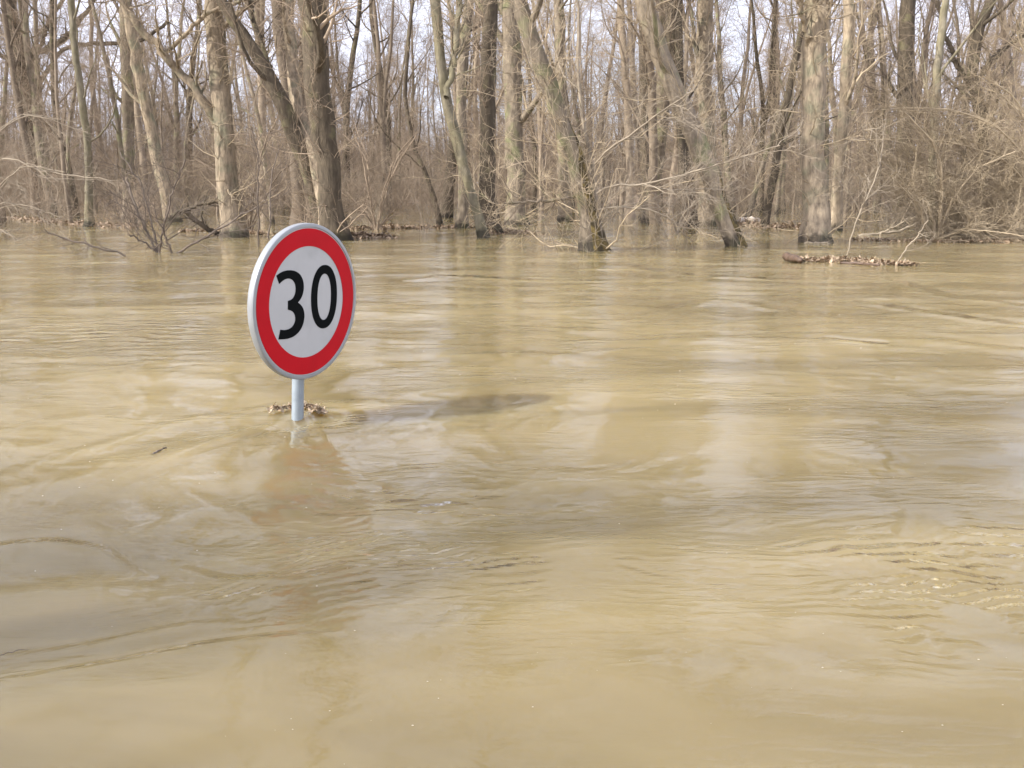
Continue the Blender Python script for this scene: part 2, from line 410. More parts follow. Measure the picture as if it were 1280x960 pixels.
    b += ridge(Xm, Ym, [(760, 330), (860, 345), (1000, 350)], 0.026, 0.22)
    b += ridge(Xm, Ym, [(480, 352), (560, 345), (680, 352), (780, 350)], 0.026, 0.2)
    b += ridge(Xm, Ym, [(800, 395), (900, 372), (1000, 392)], 0.02, 0.15)
    f[mid] += 0.7 * b
    return (z, f) if both else z
X, Y, Q, T = polar(1500, 0.7, 900.0, 820, 90)
Z, RP = water_height(X, Y, True); Z[-1] = 0
Vw = np.stack([X, Y, Z], -1)
water = mesh_object('water', Vw, [Q, T], 'water')
at_ = water.data.attributes.new('ripple', 'FLOAT', 'POINT'); at_.data.foreach_set('value', RP.astype(np.float32))
tag(water, 'brown muddy floodwater covering the road and the wood', 'water', kind='structure')

def ground_height(X, Y):
    r = np.hypot(X, Y)
    g = -1.3 + 1.28 * np.clip((r - 22) / 22, 0, 1)
    g = g + np.clip((r - 25) / 20, 0, 1) * (0.26 * fbm(X * 0.06, Y * 0.16, 4, 60) - 0.19)
    g = g + np.clip((r - 110) / 200, 0, 1) * 2.2
    return g
Xg, Yg, Qg, Tg = polar(260, 1.0, 900.0, 260, 60)
Zg = ground_height(Xg, Yg)
ground = mesh_object('ground', np.stack([Xg, Yg, Zg], -1), [Qg, Tg], 'floor_leaves')
tag(ground, 'low leaf covered forest floor rising out of the flood far back', 'ground', kind='structure')

# ================================================================ THE SIGN
def build_sign():
    c_base = POLE
    yaw = R(61)                                     # the face looks right of the camera
    n = Vector((math.sin(yaw), -math.cos(yaw), 0)); u = Vector((math.cos(yaw), math.sin(yaw), 0)); w = Vector((0, 0, 1))
    root = empty('speed_limit_sign', (c_base.x, c_base.y, 0.0),
                 'round 30 speed limit sign with red border on grey pole standing in the floodwater', 'road sign')
    Mx = Matrix(((u.x, n.x, w.x), (u.y, n.y, w.y), (0, 0, 1))).to_4x4()      # local x along the face, local y out of it
    lean = Matrix.Rotation(R(SIGN_LEAN), 4, 'Y')
    root.matrix_world = Matrix.Translation((c_base.x, c_base.y, 0)) @ lean @ Mx
    Cz, OFF, RAD, DEP = SIGN_CZ, SIGN_OFF, SIGN_R, 0.038
    y0 = 0.045
    # pole
    K = 8
    P = np.zeros((1, K, 3)); P[0, :, 2] = np.linspace(-1.2, Cz + 0.22, K)
    v, f = tubes(P, np.full((1, K), 0.030), 32)
    f2 = np.array([[*range(7 * 32, 7 * 32 + 32)]])
    mesh_object('pole', v, [f, f2], 'galvanised', root)
    S = 128; A = np.arange(S) * 2 * math.pi / S
    def rings(prof, m, name, cap=None):
        # prof: list of (radius, y); revolved about the disc axis
        V = np.array([[(OFF + r * math.cos(a), y, Cz + r * math.sin(a)) for a in A] for r, y in prof]).reshape(-1, 3)
        i = np.arange(len(prof) * S).reshape(len(prof), S)
        a_, d_ = i[:-1], i[1:]
        Fq = np.stack([a_, np.roll(a_, -1, 1), np.roll(d_, -1, 1), d_], -1).reshape(-1, 4)
        Fs = [Fq]
        if cap: Fs.append(np.array([list(i[-1])]))
        o = mesh_object(name, V, Fs, m, root, smooth=True)
        try:
            o.data.set_sharp_from_angle(angle=R(35))
        except Exception: pass
        return o
    yf = y0 + DEP
    rings([(RAD * 0.93, y0 + 0.002), (RAD - 0.008, y0), (RAD - 0.002, y0 + 0.003), (RAD, y0 + 0.008), (RAD, yf - 0.006), (RAD - 0.002, yf - 0.0015), (RAD - 0.006, yf),
           (RAD * 0.953, yf - 0.0005), (RAD * 0.948, yf - 0.004)], 'rim_metal', 'rim')
    rings([(RAD * 0.9475, y0 + 0.004), (RAD * 0.9475, yf - 0.0045), (RAD * 0.001, yf - 0.0045)], 'sign_white', 'plate', cap=True)
    rings([(RAD * 0.935, yf - 0.0040), (RAD * 0.935, yf - 0.0025), (RAD * 0.712, yf - 0.0025), (RAD * 0.712, yf - 0.0040)], 'sign_red', 'border')
    # bracket behind the plate
    for dz in (-0.16, 0.16):
        x0, x1, ya, yb, za, zb = OFF - 0.18, OFF + 0.18, 0.0305, 0.0445, Cz + dz - 0.018, Cz + dz + 0.018
        V = [(x, y, z) for x in (x0, x1) for y in (ya, yb) for z in (za, zb)]
        mesh_object('bracket', V, np.array([[0, 1, 3, 2], [4, 6, 7, 5], [0, 4, 5, 1], [2, 3, 7, 6], [0, 2, 6, 4], [1, 5, 7, 3]]), 'galvanised', root, smooth=False)
    # numerals: outlines in units of the disc's diameter
    k = 2 * RAD / 669.0; fo = 0.655
    def loc(pt): return (OFF + (pt[0] - 309) / fo * k * 1.02 - 0.017, -(pt[1] - 412) * k * 1.0 + Cz)
    three = [(193, 290, 1), (212, 276, 0), (236, 270, 0), (262, 273, 0), (284, 287, 0), (298, 312, 0), (303, 342, 0), (300, 372, 0), (291, 395, 0), (279, 409, 1),
             (295, 424, 0), (305, 448, 0), (307, 475, 0), (301, 508, 0), (287, 534, 0), (265, 552, 0), (237, 559, 0), (203, 555, 1),
             (210, 515, 1), (230, 520, 0), (250, 516, 0), (264, 502, 0), (270, 480, 0), (267, 458, 0), (256, 442, 0), (239, 435, 1), (239, 398, 1),
             (255, 394, 0), (266, 378, 0), (270, 352, 0), (266, 326, 0), (254, 309, 0), (238, 304, 0), (220, 310, 0), (204, 325, 1)]
    def chaikin(p):
        out = []
        for i in range(len(p)):
            a, b = p[i], p[(i + 1) % len(p)]
            out.append((a[0], a[1], 1) if a[2] else (0.75 * a[0] + 0.25 * b[0], 0.75 * a[1] + 0.25 * b[1], 0))
            if not b[2]: out.append((0.25 * a[0] + 0.75 * b[0], 0.25 * a[1] + 0.75 * b[1], 0))
        return out
    t3 = chaikin(chaikin(three))
    pts = [loc(p) for p in t3]
    ya, yb = yf - 0.0043, yf - 0.003
    nn = len(pts)
    V = [(x, yb, z) for x, z in pts] + [(x, ya, z) for x, z in pts]
    side = np.array([[i, (i + 1) % nn, nn + (i + 1) % nn, nn + i] for i in range(nn)])
    mesh_object('numeral', V, [side, np.array([list(range(nn))])], 'sign_black', root, smooth=False)
    M_ = 72
    def sup(cx, cy, a, b, e):
        return [(cx + a * math.copysign(abs(math.cos(t)) ** e, math.cos(t)), cy + b * math.copysign(abs(math.sin(t)) ** e, math.sin(t))) for t in [i * 2 * math.pi / M_ for i in range(M_)]]
    o_, i_ = [loc(p) for p in sup(389, 396, 56, 139, 0.92)], [loc(p) for p in sup(389, 396, 29.5, 101, 0.92)]
    V = [(x, yb, z) for x, z in o_] + [(x, yb, z) for x, z in i_] + [(x, ya, z) for x, z in o_] + [(x, ya, z) for x, z in i_]
    q = []
    for i in range(M_):
        j = (i + 1) % M_
        q += [[i, j, M_ + j, M_ + i], [i, j, 2 * M_ + j, 2 * M_ + i], [M_ + i, M_ + j, 3 * M_ + j, 3 * M_ + i]]
    mesh_object('numeral', V, np.array(q), 'sign_black', root, smooth=False)
    return root
SIGN_LEAN, SIGN_CZ, SIGN_OFF, SIGN_R = 3.0, 0.587, -0.030, 0.379
sign = build_sign()

# ================================================================ TREES
def make_branches(trunkP, trunkR, g, n1, top_from=0.35, l1=(2, 4), dens=(6, 6, 5), twig_len=1.0, up=0.12, droop=0.0, shoots=0):
    """limbs (thicker) and crown (finer wood) grown from the trunk."""
    L1, R1 = grow(trunkP, trunkR, n1, g, t0=top_from, t1=0.99, ang=(25, 60), length=l1, fall=0.55, K=9, wig=0.16, up=up, rratio=0.45, rmin=0.02, tip=0.2)
    L2, R2 = grow(L1, R1, dens[0], g, t0=0.2, t1=1, ang=(25, 65), length=(l1[0] * 0.4, l1[1] * 0.5), fall=0.5, K=7, wig=0.2, up=up * 0.6, rratio=0.6, rmin=0.010, tip=0.25)
    L3, R3 = grow(L2, R2, dens[1], g, t0=0.15, t1=1, ang=(25, 65), length=(0.6 * twig_len, 1.5 * twig_len), fall=0.4, K=5, wig=0.22, up=0.03, rratio=0.55, rmin=0.006, tip=0.35)
    L4, R4 = grow(L3, R3, dens[2], g, t0=0.1, t1=1, ang=(25, 60), length=(0.25 * twig_len, 0.8 * twig_len), fall=0.3, K=4, wig=0.22, up=0.02, rratio=0.6, rmin=0.0035, tip=0.5)
    limbs = [tubes(L1, R1, 7)]
    crown = [tubes(L2, R2, 5), tubes(L3, R3, 4), tubes(L4, R4, 3)]
    if shoots:
        s1, q1 = grow(trunkP, trunkR, shoots, g, t0=0.04, t1=0.45, ang=(35, 85), length=(0.6, 2.4), fall=0.1, K=7, wig=0.2, up=0.05, rratio=0.06, rmin=0.008, tip=0.3)
        s2, q2 = grow(s1, q1, 6, g, t0=0.15, t1=1, ang=(25, 65), length=(0.25, 0.9), fall=0.3, K=5, wig=0.2, up=0.03, rratio=0.6, rmin=0.004, tip=0.4)
        s3, q3 = grow(s2, q2, 3, g, t0=0.2, t1=1, ang=(25, 60), length=(0.12, 0.4), fall=0.3, K=4, wig=0.2, up=0.0, rratio=0.6, rmin=0.003, tip=0.5)
        crown += [tubes(s1, q1, 4), tubes(s2, q2, 3), tubes(s3, q3, 3)]
    return merge(limbs), merge(crown)

def traced_path(pix, y, g, depth=0.0, n=26, jit=0.02):
    """a stem whose outline follows points of the photo at distance y, leaning `depth` metres away from us over its length."""
    pts = []
    for i, p in enumerate(pix):
        yy = y + depth * i / max(1, len(pix) - 1)
        pts.append((*at_y(p[0], p[1], yy), (p[2] if len(p) > 2 else pix[0][2]) * 0.5 * pxm(yy)))
    return pts

def hero(name, label, cat, pix, bark='bark_tan', crown_mat='twig_tan', height=24, seed=0, limbs=(), n1=14, shoots=24, depth=None, top_from=0.3, dens=(5, 4, 3), group=None, flare=1.35, y=None, strip=None):
    g = np.random.default_rng(1000 + seed)
    b = W(pix[0][0], pix[0][1])
    if y is None: y = b.y
    base = at_y(pix[0][0], pix[0][1], y); base.z = 0
    if depth is None: depth = g.uniform(-0.6, 1.2)
    pts = traced_path(pix, y, g, depth)
    # go on above the frame
    last, prev = np.array(pts[-1]), np.array(pts[-2])
    d = last[:3] - prev[:3]; d /= np.linalg.norm(d) + 1e-9
    step = 1.1; r = last[3]; p = last[:3].copy(); full = max(height, p[2] + 3)
    nst = max(3, int((full - p[2]) / step))
    for i in range(nst):
        d = d + g.normal(size=3) * 0.07; d[2] += 0.10; d[:2] *= 0.93; d /= np.linalg.norm(d)
        p = p + d * step
        pts.append((*p, max(r * (1 - (i + 1) / (nst + 0.6)), 0.02)))
    # under water
    b0 = np.array(pts[0]); d0 = np.array(pts[1][:3]) - b0[:3]; d0 /= np.linalg.norm(d0)
    pts = [(*(b0[:3] - d0 * 1.2), b0[3] * flare * 1.15)] + pts
    q = resample(pts, 56)
    q[:, :2] += g.normal(size=(56, 2)) * q[:, 3:4] * 0.10
    hgt = q[:, 2]; q[:, 3] *= 1 + (flare - 1) * np.exp(-np.clip(hgt, 0, 9) / 0.35)
    q[:, :3] -= np.array([base.x, base.y, 0])
    P, Rd = q[None, :, :3], q[None, :, 3]
    root = empty(name, base, label, cat, group)
    v, f = tubes(P, Rd, 16, lump=0.09, seed=seed)
    (lv, lf), (cv, cf) = make_branches(P, Rd, g, max(5, int(n1 * 0.85)), top_from=top_from * 0.62, l1=(1.6, 4.2), dens=dens, shoots=int(shoots * 2.1))
    mesh_object('trunk', *merge([(v, f), (lv, lf)]), bark, root)
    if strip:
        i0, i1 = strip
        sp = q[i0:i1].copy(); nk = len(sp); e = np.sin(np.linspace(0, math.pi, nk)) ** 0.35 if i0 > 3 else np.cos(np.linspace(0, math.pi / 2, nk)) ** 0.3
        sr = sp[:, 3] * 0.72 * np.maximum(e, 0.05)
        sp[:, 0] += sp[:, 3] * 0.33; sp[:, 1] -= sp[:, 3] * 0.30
        mesh_object('shade_moss_strip', *tubes(sp[None, :, :3], sr[None], 12, lump=0.2, seed=seed + 3), 'bark_shade_moss', root)  # dark tube along the right side: painted shade of the trunk, plus moss
    for lp in limbs:
        lpts = traced_path(lp, y + (lp[0][3] if len(lp[0]) > 3 else 0), g, g.uniform(-1.0, 1.0))
        lq = resample(lpts, 22); lq[:, 3] *= 1
        lq[1:-1, :3] += g.normal(size=(20, 3)) * lq[1:-1, 3:4] * 0.35
        lq[:, :3] -= np.array([base.x, base.y, 0])
        LP, LR = lq[None, :, :3], lq[None, :, 3] * (0.62 if crown_mat == 'twig_pale' else 1)
        a = tubes(LP, LR, 10, lump=0.08, seed=seed + 5)
        s1, q1 = grow(LP, LR, 12, g, t0=0.15, t1=1, ang=(25, 65), length=(0.5, 1.8), fall=0.2, K=7, wig=0.22, up=0.04, rratio=0.4, rmin=0.009, tip=0.3)
        s2, q2 = grow(s1, q1, 6, g, t0=0.15, t1=1, ang=(25, 65), length=(0.3, 0.9), fall=0.3, K=5, wig=0.2, up=0.03, rratio=0.6, rmin=0.005, tip=0.4)
        s3, q3 = grow(s2, q2, 3, g, t0=0.15, t1=1, ang=(25, 65), length=(0.15, 0.4), fall=0.3, K=4, wig=0.2, up=0.0, rratio=0.6, rmin=0.0035, tip=0.4)
        mesh_object('limb', *merge([a, tubes(s1, q1, 5)]), bark, root)
        cv, cf = merge([(cv, cf), tubes(s2, q2, 3), tubes(s3, q3, 3)])
    mesh_object('crown', cv, cf, crown_mat, root)
    return root

HG = None
# ---- front row, left to right (pixels: x, y, width)
hero('bare_tree', 'dark tree at the far left edge with crooked limbs reaching over the water', 'tree',
     [(52, 266, 16), (44, 200, 15), (33, 130, 15), (22, 60, 17), (10, 0, 16)], 'bark_dark', 'twig_dark', seed=1, n1=16, shoots=36,
     limbs=[[(34, 66, 8), (60, 62, 7), (85, 46, 6), (108, 14, 5), (125, -12, 4)], [(36, 100, 6), (50, 60, 5), (62, 22, 5), (82, -5, 4)],
            [(40, 120, 5), (78, 58, 5), (112, 54, 5), (150, 56, 5), (186, 48, 4), (210, 26, 4)],
            [(28, 80, 7), (12, 76, 6), (-8, 62, 5), (-40, 50, 4)]])
hero('bare_tree', 'slim mossy trunk between the dark left tree and the pale leaning trunks', 'tree',
     [(111, 283, 10), (111, 230, 9), (110, 180, 9), (102, 120, 8), (92, 50, 8), (88, 0, 7)], 'bark_moss', 'twig_brown', seed=2, n1=10, shoots=14, height=14)
hero('bare_tree', 'thin grey stem growing right beside the dark tree at the left edge', 'tree',
     [(66, 266, 8), (60, 210, 7), (52, 150, 6), (46, 80, 6), (44, 0, 5)], 'bark_grey', seed=3, n1=9, shoots=10, height=13)
hero('bare_tree', 'straight grey trunk behind the pale trunk that leans left', 'tree',
     [(163, 274, 15), (161, 200, 14), (159, 110, 14), (157, 0, 13)], 'bark_grey', seed=4, n1=12, shoots=16)
hero('bare_tree', 'pale crooked trunk leaning left over the dark flooded brush', 'tree',
     [(216, 277, 17), (206, 235, 15), (192, 178, 14), (175, 95, 14), (164, 30, 13), (156, 0, 12)], 'bark_tan', seed=5, n1=13, shoots=26)
hero('bare_tree', 'stout pale trunk with one dark crooked limb arching to the upper left', 'tree',
     [(290, 296, 27), (286, 240, 25), (279, 170, 24), (274, 90, 23), (268, 0, 22)], 'bark_tan', seed=6, n1=15, shoots=40,
     limbs=[[(272, 160, 13), (252, 122, 11), (228, 92, 10), (203, 66, 9), (180, 42, 9), (160, 14, 8), (148, -10, 7)],
            [(205, 68, 5), (235, 40, 5), (262, 14, 5), (300, 2, 4), (330, -8, 4)]])
hero('bare_tree', 'thick dark upright trunk standing just behind the sign', 'tree',
     [(418, 300, 30), (413, 250, 27), (408, 200, 28), (401, 130, 31), (394, 60, 32), (389, 0, 32)], 'bark_dark', 'twig_brown', seed=7, n1=15, shoots=40)
hero('leaning_tree', 'dark trunk slanting up to the left from behind the sign', 'tree',
     [(408, 298, 24), (396, 240, 21), (378, 190, 20), (356, 138, 19), (338, 92, 17), (312, 55, 14), (290, 22, 13), (272, -5, 12)], 'bark_dark', 'twig_brown', seed=8, n1=12, shoots=30,
     limbs=[[(345, 105, 6), (330, 60, 5), (318, 30, 5), (312, 0, 4)]])
hero('leaning_tree', 'pale grey trunk wedged between the two dark trunks behind the sign', 'tree',
     [(412, 294, 18), (402, 232, 17), (384, 170, 16), (368, 118, 15), (362, 60, 14), (360, 0, 14)], 'bark_tan', seed=9, n1=12, shoots=20, depth=2.0, y=24.5)
hero('bare_tree', 'reddish brown trunk close left of the sign top', 'tree',
     [(376, 281, 17), (372, 220, 15), (362, 140, 14), (350, 60, 14), (346, 0, 13)], 'bark_far', seed=10, n1=11, shoots=18)
hero('bare_tree', 'crooked thin dark tree rising from the leafy bank in mid wood', 'tree',
     [(551, 284, 7), (545, 258, 7), (534, 220, 6), (518, 188, 5), (505, 120, 5), (512, 40, 4), (516, 0, 4)], 'bark_dark', 'twig_brown', seed=11, n1=9, shoots=16, height=11)
hero('bare_tree', 'slender brown trunk left of the dark straight trunk', 'tree',
     [(579, 285, 14), (579, 230, 12), (578, 170, 12), (575, 115, 12), (583, 30, 12), (587, 0, 11)], 'bark_grey', seed=12, n1=11, shoots=16)
hero('leaning_tree', 'olive mossy trunk leaning left with a fork, foot beside the dark straight trunk', 'tree',
     [(605, 297, 12), (596, 262, 11), (584, 222, 12), (568, 170, 13), (556, 120, 13), (548, 50, 12), (543, 0, 12)], 'bark_moss', seed=13, n1=11, shoots=24,
     limbs=[[(558, 122, 8), (566, 90, 7), (572, 40, 7), (576, -5, 6)]])
hero('bare_tree', 'dark straight trunk in the middle of the wood', 'tree',
     [(613, 292, 24), (609, 240, 20), (609, 180, 19), (610, 100, 18), (613, 0, 18)], 'bark_dark', 'twig_brown', seed=14, n1=14, shoots=26)
hero('bare_tree', 'broad tan trunk right of the dark straight trunk', 'tree',
     [(645, 281, 24), (644, 220, 22), (643, 150, 22), (640, 70, 22), (636, 0, 21)], 'bark_grey', seed=15, n1=14, shoots=22)
hero('leaning_tree', 'rough trunk leaning left with its foot in midstream', 'tree',
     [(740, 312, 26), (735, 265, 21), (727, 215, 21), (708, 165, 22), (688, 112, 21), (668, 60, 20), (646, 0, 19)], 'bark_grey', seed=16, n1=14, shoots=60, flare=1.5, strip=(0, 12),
     limbs=[[(722, 245, 4), (700, 250, 4), (665, 252, 3), (630, 254, 2)]])
hero('young_tree', 'thin pale stem with long twiggy boughs reaching right over the water', 'young tree',
     [(746, 313, 6), (746, 275, 6), (745, 240, 6), (740, 200, 5), (728, 150, 4), (722, 90, 4), (724, 20, 3)], 'twig_pale', 'twig_pale', seed=17, n1=8, shoots=22, height=9, flare=1.1,
     limbs=[[(746, 242, 4), (762, 230, 4), (800, 232, 4), (842, 222, 4), (890, 208, 3), (930, 196, 3), (975, 182, 2)],
            [(744, 205, 4), (756, 190, 4), (790, 166, 4), (826, 140, 3), (868, 112, 2)],
            [(746, 262, 3), (775, 258, 3), (815, 262, 3), (842, 276, 3), (860, 290, 2)],
            [(800, 232, 3), (840, 238, 3), (880, 236, 2), (910, 238, 2)]])
hero('leaning_tree', 'two toned trunk leaning left with a dark edge of moss and painted shade, right of midstream', 'tree',
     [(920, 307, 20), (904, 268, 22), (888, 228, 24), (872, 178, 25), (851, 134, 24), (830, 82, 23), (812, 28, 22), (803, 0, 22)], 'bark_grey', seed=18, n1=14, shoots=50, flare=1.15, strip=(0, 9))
hero('bare_tree', 'upright tan trunk behind the right leaning trunk', 'tree',
     [(886, 282, 22), (884, 220, 21), (882, 150, 21), (881, 70, 20), (881, 0, 20)], 'bark_tan', seed=19, n1=13, shoots=22)
hero('bare_tree', 'narrow dark trunk left of the upright tan one', 'tree',
     [(854, 284, 11), (852, 230, 10), (851, 150, 10), (849, 60, 10), (848, 0, 9)], 'bark_dark', seed=20, n1=11, shoots=14)
hero('bare_tree', 'big pale straight trunk, thickest of the right side', 'tree',
     [(1018, 303, 32), (1017, 240, 29), (1016, 170, 29), (1018, 90, 28), (1021, 0, 27)], 'bark_tan', seed=21, n1=15, shoots=44,
     limbs=[[(1022, 40, 7), (1034, 10, 7), (1046, -20, 6)], [(1012, 60, 6), (1003, 20, 6), (996, -15, 5)]])
hero('bare_tree', 'medium pale trunk just right of the thickest right trunk', 'tree',
     [(1043, 288, 15), (1047, 240, 13), (1051, 185, 13), (1058, 80, 13), (1062, 0, 12)], 'bark_tan', seed=22, n1=12, shoots=24)
hero('leaning_tree', 'dark stem slanting right behind the pale stems left of the thickest trunk', 'tree',
     [(955, 284, 9), (968, 215, 9), (980, 145, 9), (992, 85, 8), (1004, 30, 8), (1010, 0, 7)], 'bark_dark', seed=23, n1=10, shoots=18, height=13)
hero('leaning_tree', 'thin stem slanting right near the pale driftwood', 'tree',
     [(934, 277, 7), (950, 215, 6), (966, 168, 6), (984, 122, 6), (1000, 60, 5), (1012, 0, 5)], 'bark_grey', seed=24, n1=9, shoots=14, height=12)
hero('bare_tree', 'mossy yellow green trunk rising out of the right hand brush', 'tree',
     [(1166, 292, 10), (1166, 240, 10), (1167, 180, 10), (1170, 110, 10), (1174, 60, 9), (1182, 0, 8)], 'bark_moss', 'twig_brown', seed=25, n1=10, shoots=30, height=9.5)
hero('bare_tree', 'dark ivy brown trunk behind the right hand brush', 'tree',
     [(1132, 283, 20), (1132, 220, 19), (1131, 150, 19), (1133, 70, 18), (1136, 0, 17)], 'bark_dark', 'twig_dark', seed=26, n1=16, shoots=30)
hero('bare_tree', 'grey trunk behind the foot of the midstream leaning trunk', 'tree',
     [(706, 277, 15), (705, 220, 14), (703, 130, 13), (700, 60, 13), (698, 0, 12)], 'bark_grey', seed=27, n1=11, shoots=14)
hero('bare_tree', 'dark upright trunk midway between the two leaning trunks', 'tree',
     [(806, 275, 12), (806, 220, 11), (805, 150, 11), (804, 70, 10), (803, 0, 10)], 'bark_dark', seed=28, n1=11, shoots=14)
hero('bare_tree', 'tan trunk between the midstream leaning trunk and the dark upright one', 'tree',
     [(787, 273, 11), (788, 210, 10), (784, 120, 10), (778, 50, 9), (775, 0, 9)], 'bark_far', seed=29, n1=11, shoots=12)
hero('bare_tree', 'dark forked tree near the right edge with spreading branches', 'tree',
     [(1235, 280, 15), (1232, 220, 14), (1226, 150, 14), (1214, 90, 13), (1222, 40, 12), (1240, 0, 11)], 'bark_dark', 'twig_dark', seed=30, n1=14, shoots=20, top_from=0.2, height=9,
     limbs=[[(1216, 110, 7), (1235, 80, 7), (1262, 55, 6), (1300, 25, 5)], [(1220, 120, 6), (1195, 80, 6), (1180, 40, 5), (1172, 0, 5)]])

# ---- woods behind: prototypes copied
def prototype(name, cat, seed, height, r0, n1, top_from, dens, shoots, bark, lean=0.04, fork=False):
    g = np.random.default_rng(seed)
    n = 22
    p = np.zeros((n, 3)); d = np.array([g.normal() * lean, g.normal() * lean, 1.0]); p[0] = (0, 0, -0.8)
    for i in range(1, n):
        d = d + g.normal(size=3) * np.array([0.055, 0.055, 0]); d[:2] *= 0.96; d[2] = 1
        p[i] = p[i - 1] + d / np.linalg.norm(d) * (height + 0.8) / (n - 1)
    rad = r0 * (1 - np.linspace(0, 1, n) ** 1.3 * 0.88); rad[:2] *= 1.2
    P, Rd = p[None], rad[None]
    root = empty(name, (0, 0, 0), None, cat)
    tv = [tubes(P, Rd, 9, lump=0.06, seed=seed)]
    if fork:
        k = int(n * 0.3); fp = p[k:].copy(); s = g.choice([-1, 1]); fp[:, 0] += s * np.linspace(0, 2.2, n - k) ** 1.0; fp[:, 1] += np.linspace(0, g.normal(), n - k)
        tv.append(tubes(fp[None], rad[None, k:] * 0.75, 8))
        P2, R2 = fp[None], rad[None, k:] * 0.75
    (lv, lf), (cv, cf) = make_branches(P, Rd, g, max(5, int(n1 * 0.85)), top_from=top_from * 0.62, l1=(height * 0.10, height * 0.24), dens=dens, shoots=shoots)
    if fork:
        (lv2, lf2), (cv2, cf2) = make_branches(P2, R2, g, max(4, n1 // 2), top_from=0.3, l1=(height * 0.08, height * 0.2), dens=dens, shoots=0)
        (lv, lf) = merge([(lv, lf), (lv2, lf2)]); (cv, cf) = merge([(cv, cf), (cv2, cf2)])
    mesh_object('trunk', *merge(tv + [(lv, lf)]), bark, root)
    mesh_object('crown', cv, cf, 'twig_brown', root)
    return root

def floor_z(x, y):
    z = float(ground_height(np.array([x]), np.array([y]))[0])
    return max(z - 0.05, -0.05)

KINDS = [
    ('bare_tree', 'tall grey brown bare tree standing back in the flooded wood', 'tall bare trees back in the flooded wood',
     [(501, 20, .20, 16, .3, (7, 6, 4), 32, 'bark_far', .05, False), (502, 22, .26, 17, .35, (7, 6, 4), 40, 'bark_grey', .05, False), (503, 19, .17, 15, .25, (7, 6, 4), 28, 'bark_far', .10, False)]),
    ('forked_tree', 'bare tree with trunk forked low, standing back in the flooded wood', 'forked bare trees back in the wood',
     [(511, 19, .2, 12, .35, (7, 6, 4), 28, 'bark_far', .06, True), (512, 17, .17, 12, .3, (7, 6, 4), 28, 'bark_dark', .08, True)]),
    ('slender_tree', 'slender pole thin bare tree in the flooded wood', 'slender bare trees in the wood',
     [(521, 13, .08, 12, .25, (6, 5, 4), 22, 'bark_far', .12, False), (522, 15, .10, 13, .3, (6, 5, 4), 22, 'bark_grey', .08, False), (523, 11, .065, 12, .2, (6, 5, 4), 22, 'bark_far', .16, False)]),
    ('dark_tree', 'dark barked bare tree behind the front row of the wood', 'dark barked trees back in the wood',
     [(531, 20, .22, 16, .3, (7, 6, 4), 36, 'bark_dark', .06, False)]),
]
protos = []
for name, lab, grp, specs in KINDS:
    for s in specs:
        pr = prototype(name, 'tree', *s[:1], s[1], s[2], s[3], s[4], s[5], s[6], s[7], s[8], s[9])
        pr['label'] = lab; pr['group'] = grp
        protos.append(pr)
# two trees on the near bank left of the camera: their trunks throw the soft dark bands over the open water
for k, (px_, py_), back, s_ in [(8, (200, 605), 22.0, 0.8), (0, (880, 705), 22.0, 1.1)]:
    w_ = W(px_, py_); hd = Vector((sdir.x, sdir.y, 0)).normalized()
    copy_tree(protos[k], (w_.x + hd.x * back, w_.y + hd.y * back, -0.1), 1.3 * k, s_,
              'bare tree on the near bank beyond the left edge of the picture', 'trees on the near bank')
weights = np.array([1.0, .8, 1.1, .6, .6, 2.0, 1.7, 2.0, .8]); weights /= weights.sum()
used = set()
def scatter(n, y0, y1, smin=0.85, smax=1.2, seed=5, wide=0.62):
    g = np.random.default_rng(seed)
    cells = []
    for i in range(n):
        u = (i + g.random()) / n
        y = math.sqrt(y0 ** 2 + (y1 ** 2 - y0 ** 2) * g.random())
        x = (((i * 0.61803398875 + g.random() * 0.06) % 1.0) * 2 - 1) * (wide * y + 4)
        k = int(g.choice(len(protos), p=weights)); s = g.uniform(smin, smax); rz = g.uniform(0, 6.28)
        if y < 52 and (425 < 640 + x * F / y < 545 or 915 < 640 + x * F / y < 1000 or 1085 < 640 + x * F / y < 1250): continue
        loc = (x, y, floor_z(x, y))
        if k not in used:
            used.add(k); o = protos[k]; o.location = loc; o.rotation_euler = (0, 0, rz); o.scale = (s, s, s)
        else:
            copy_tree(protos[k], loc, rz, s)
scatter(34, 33, 52, seed=5)
scatter(105, 52, 78, seed=6)
scatter(150, 78, 125, smin=0.9, smax=1.35, seed=7, wide=0.58)

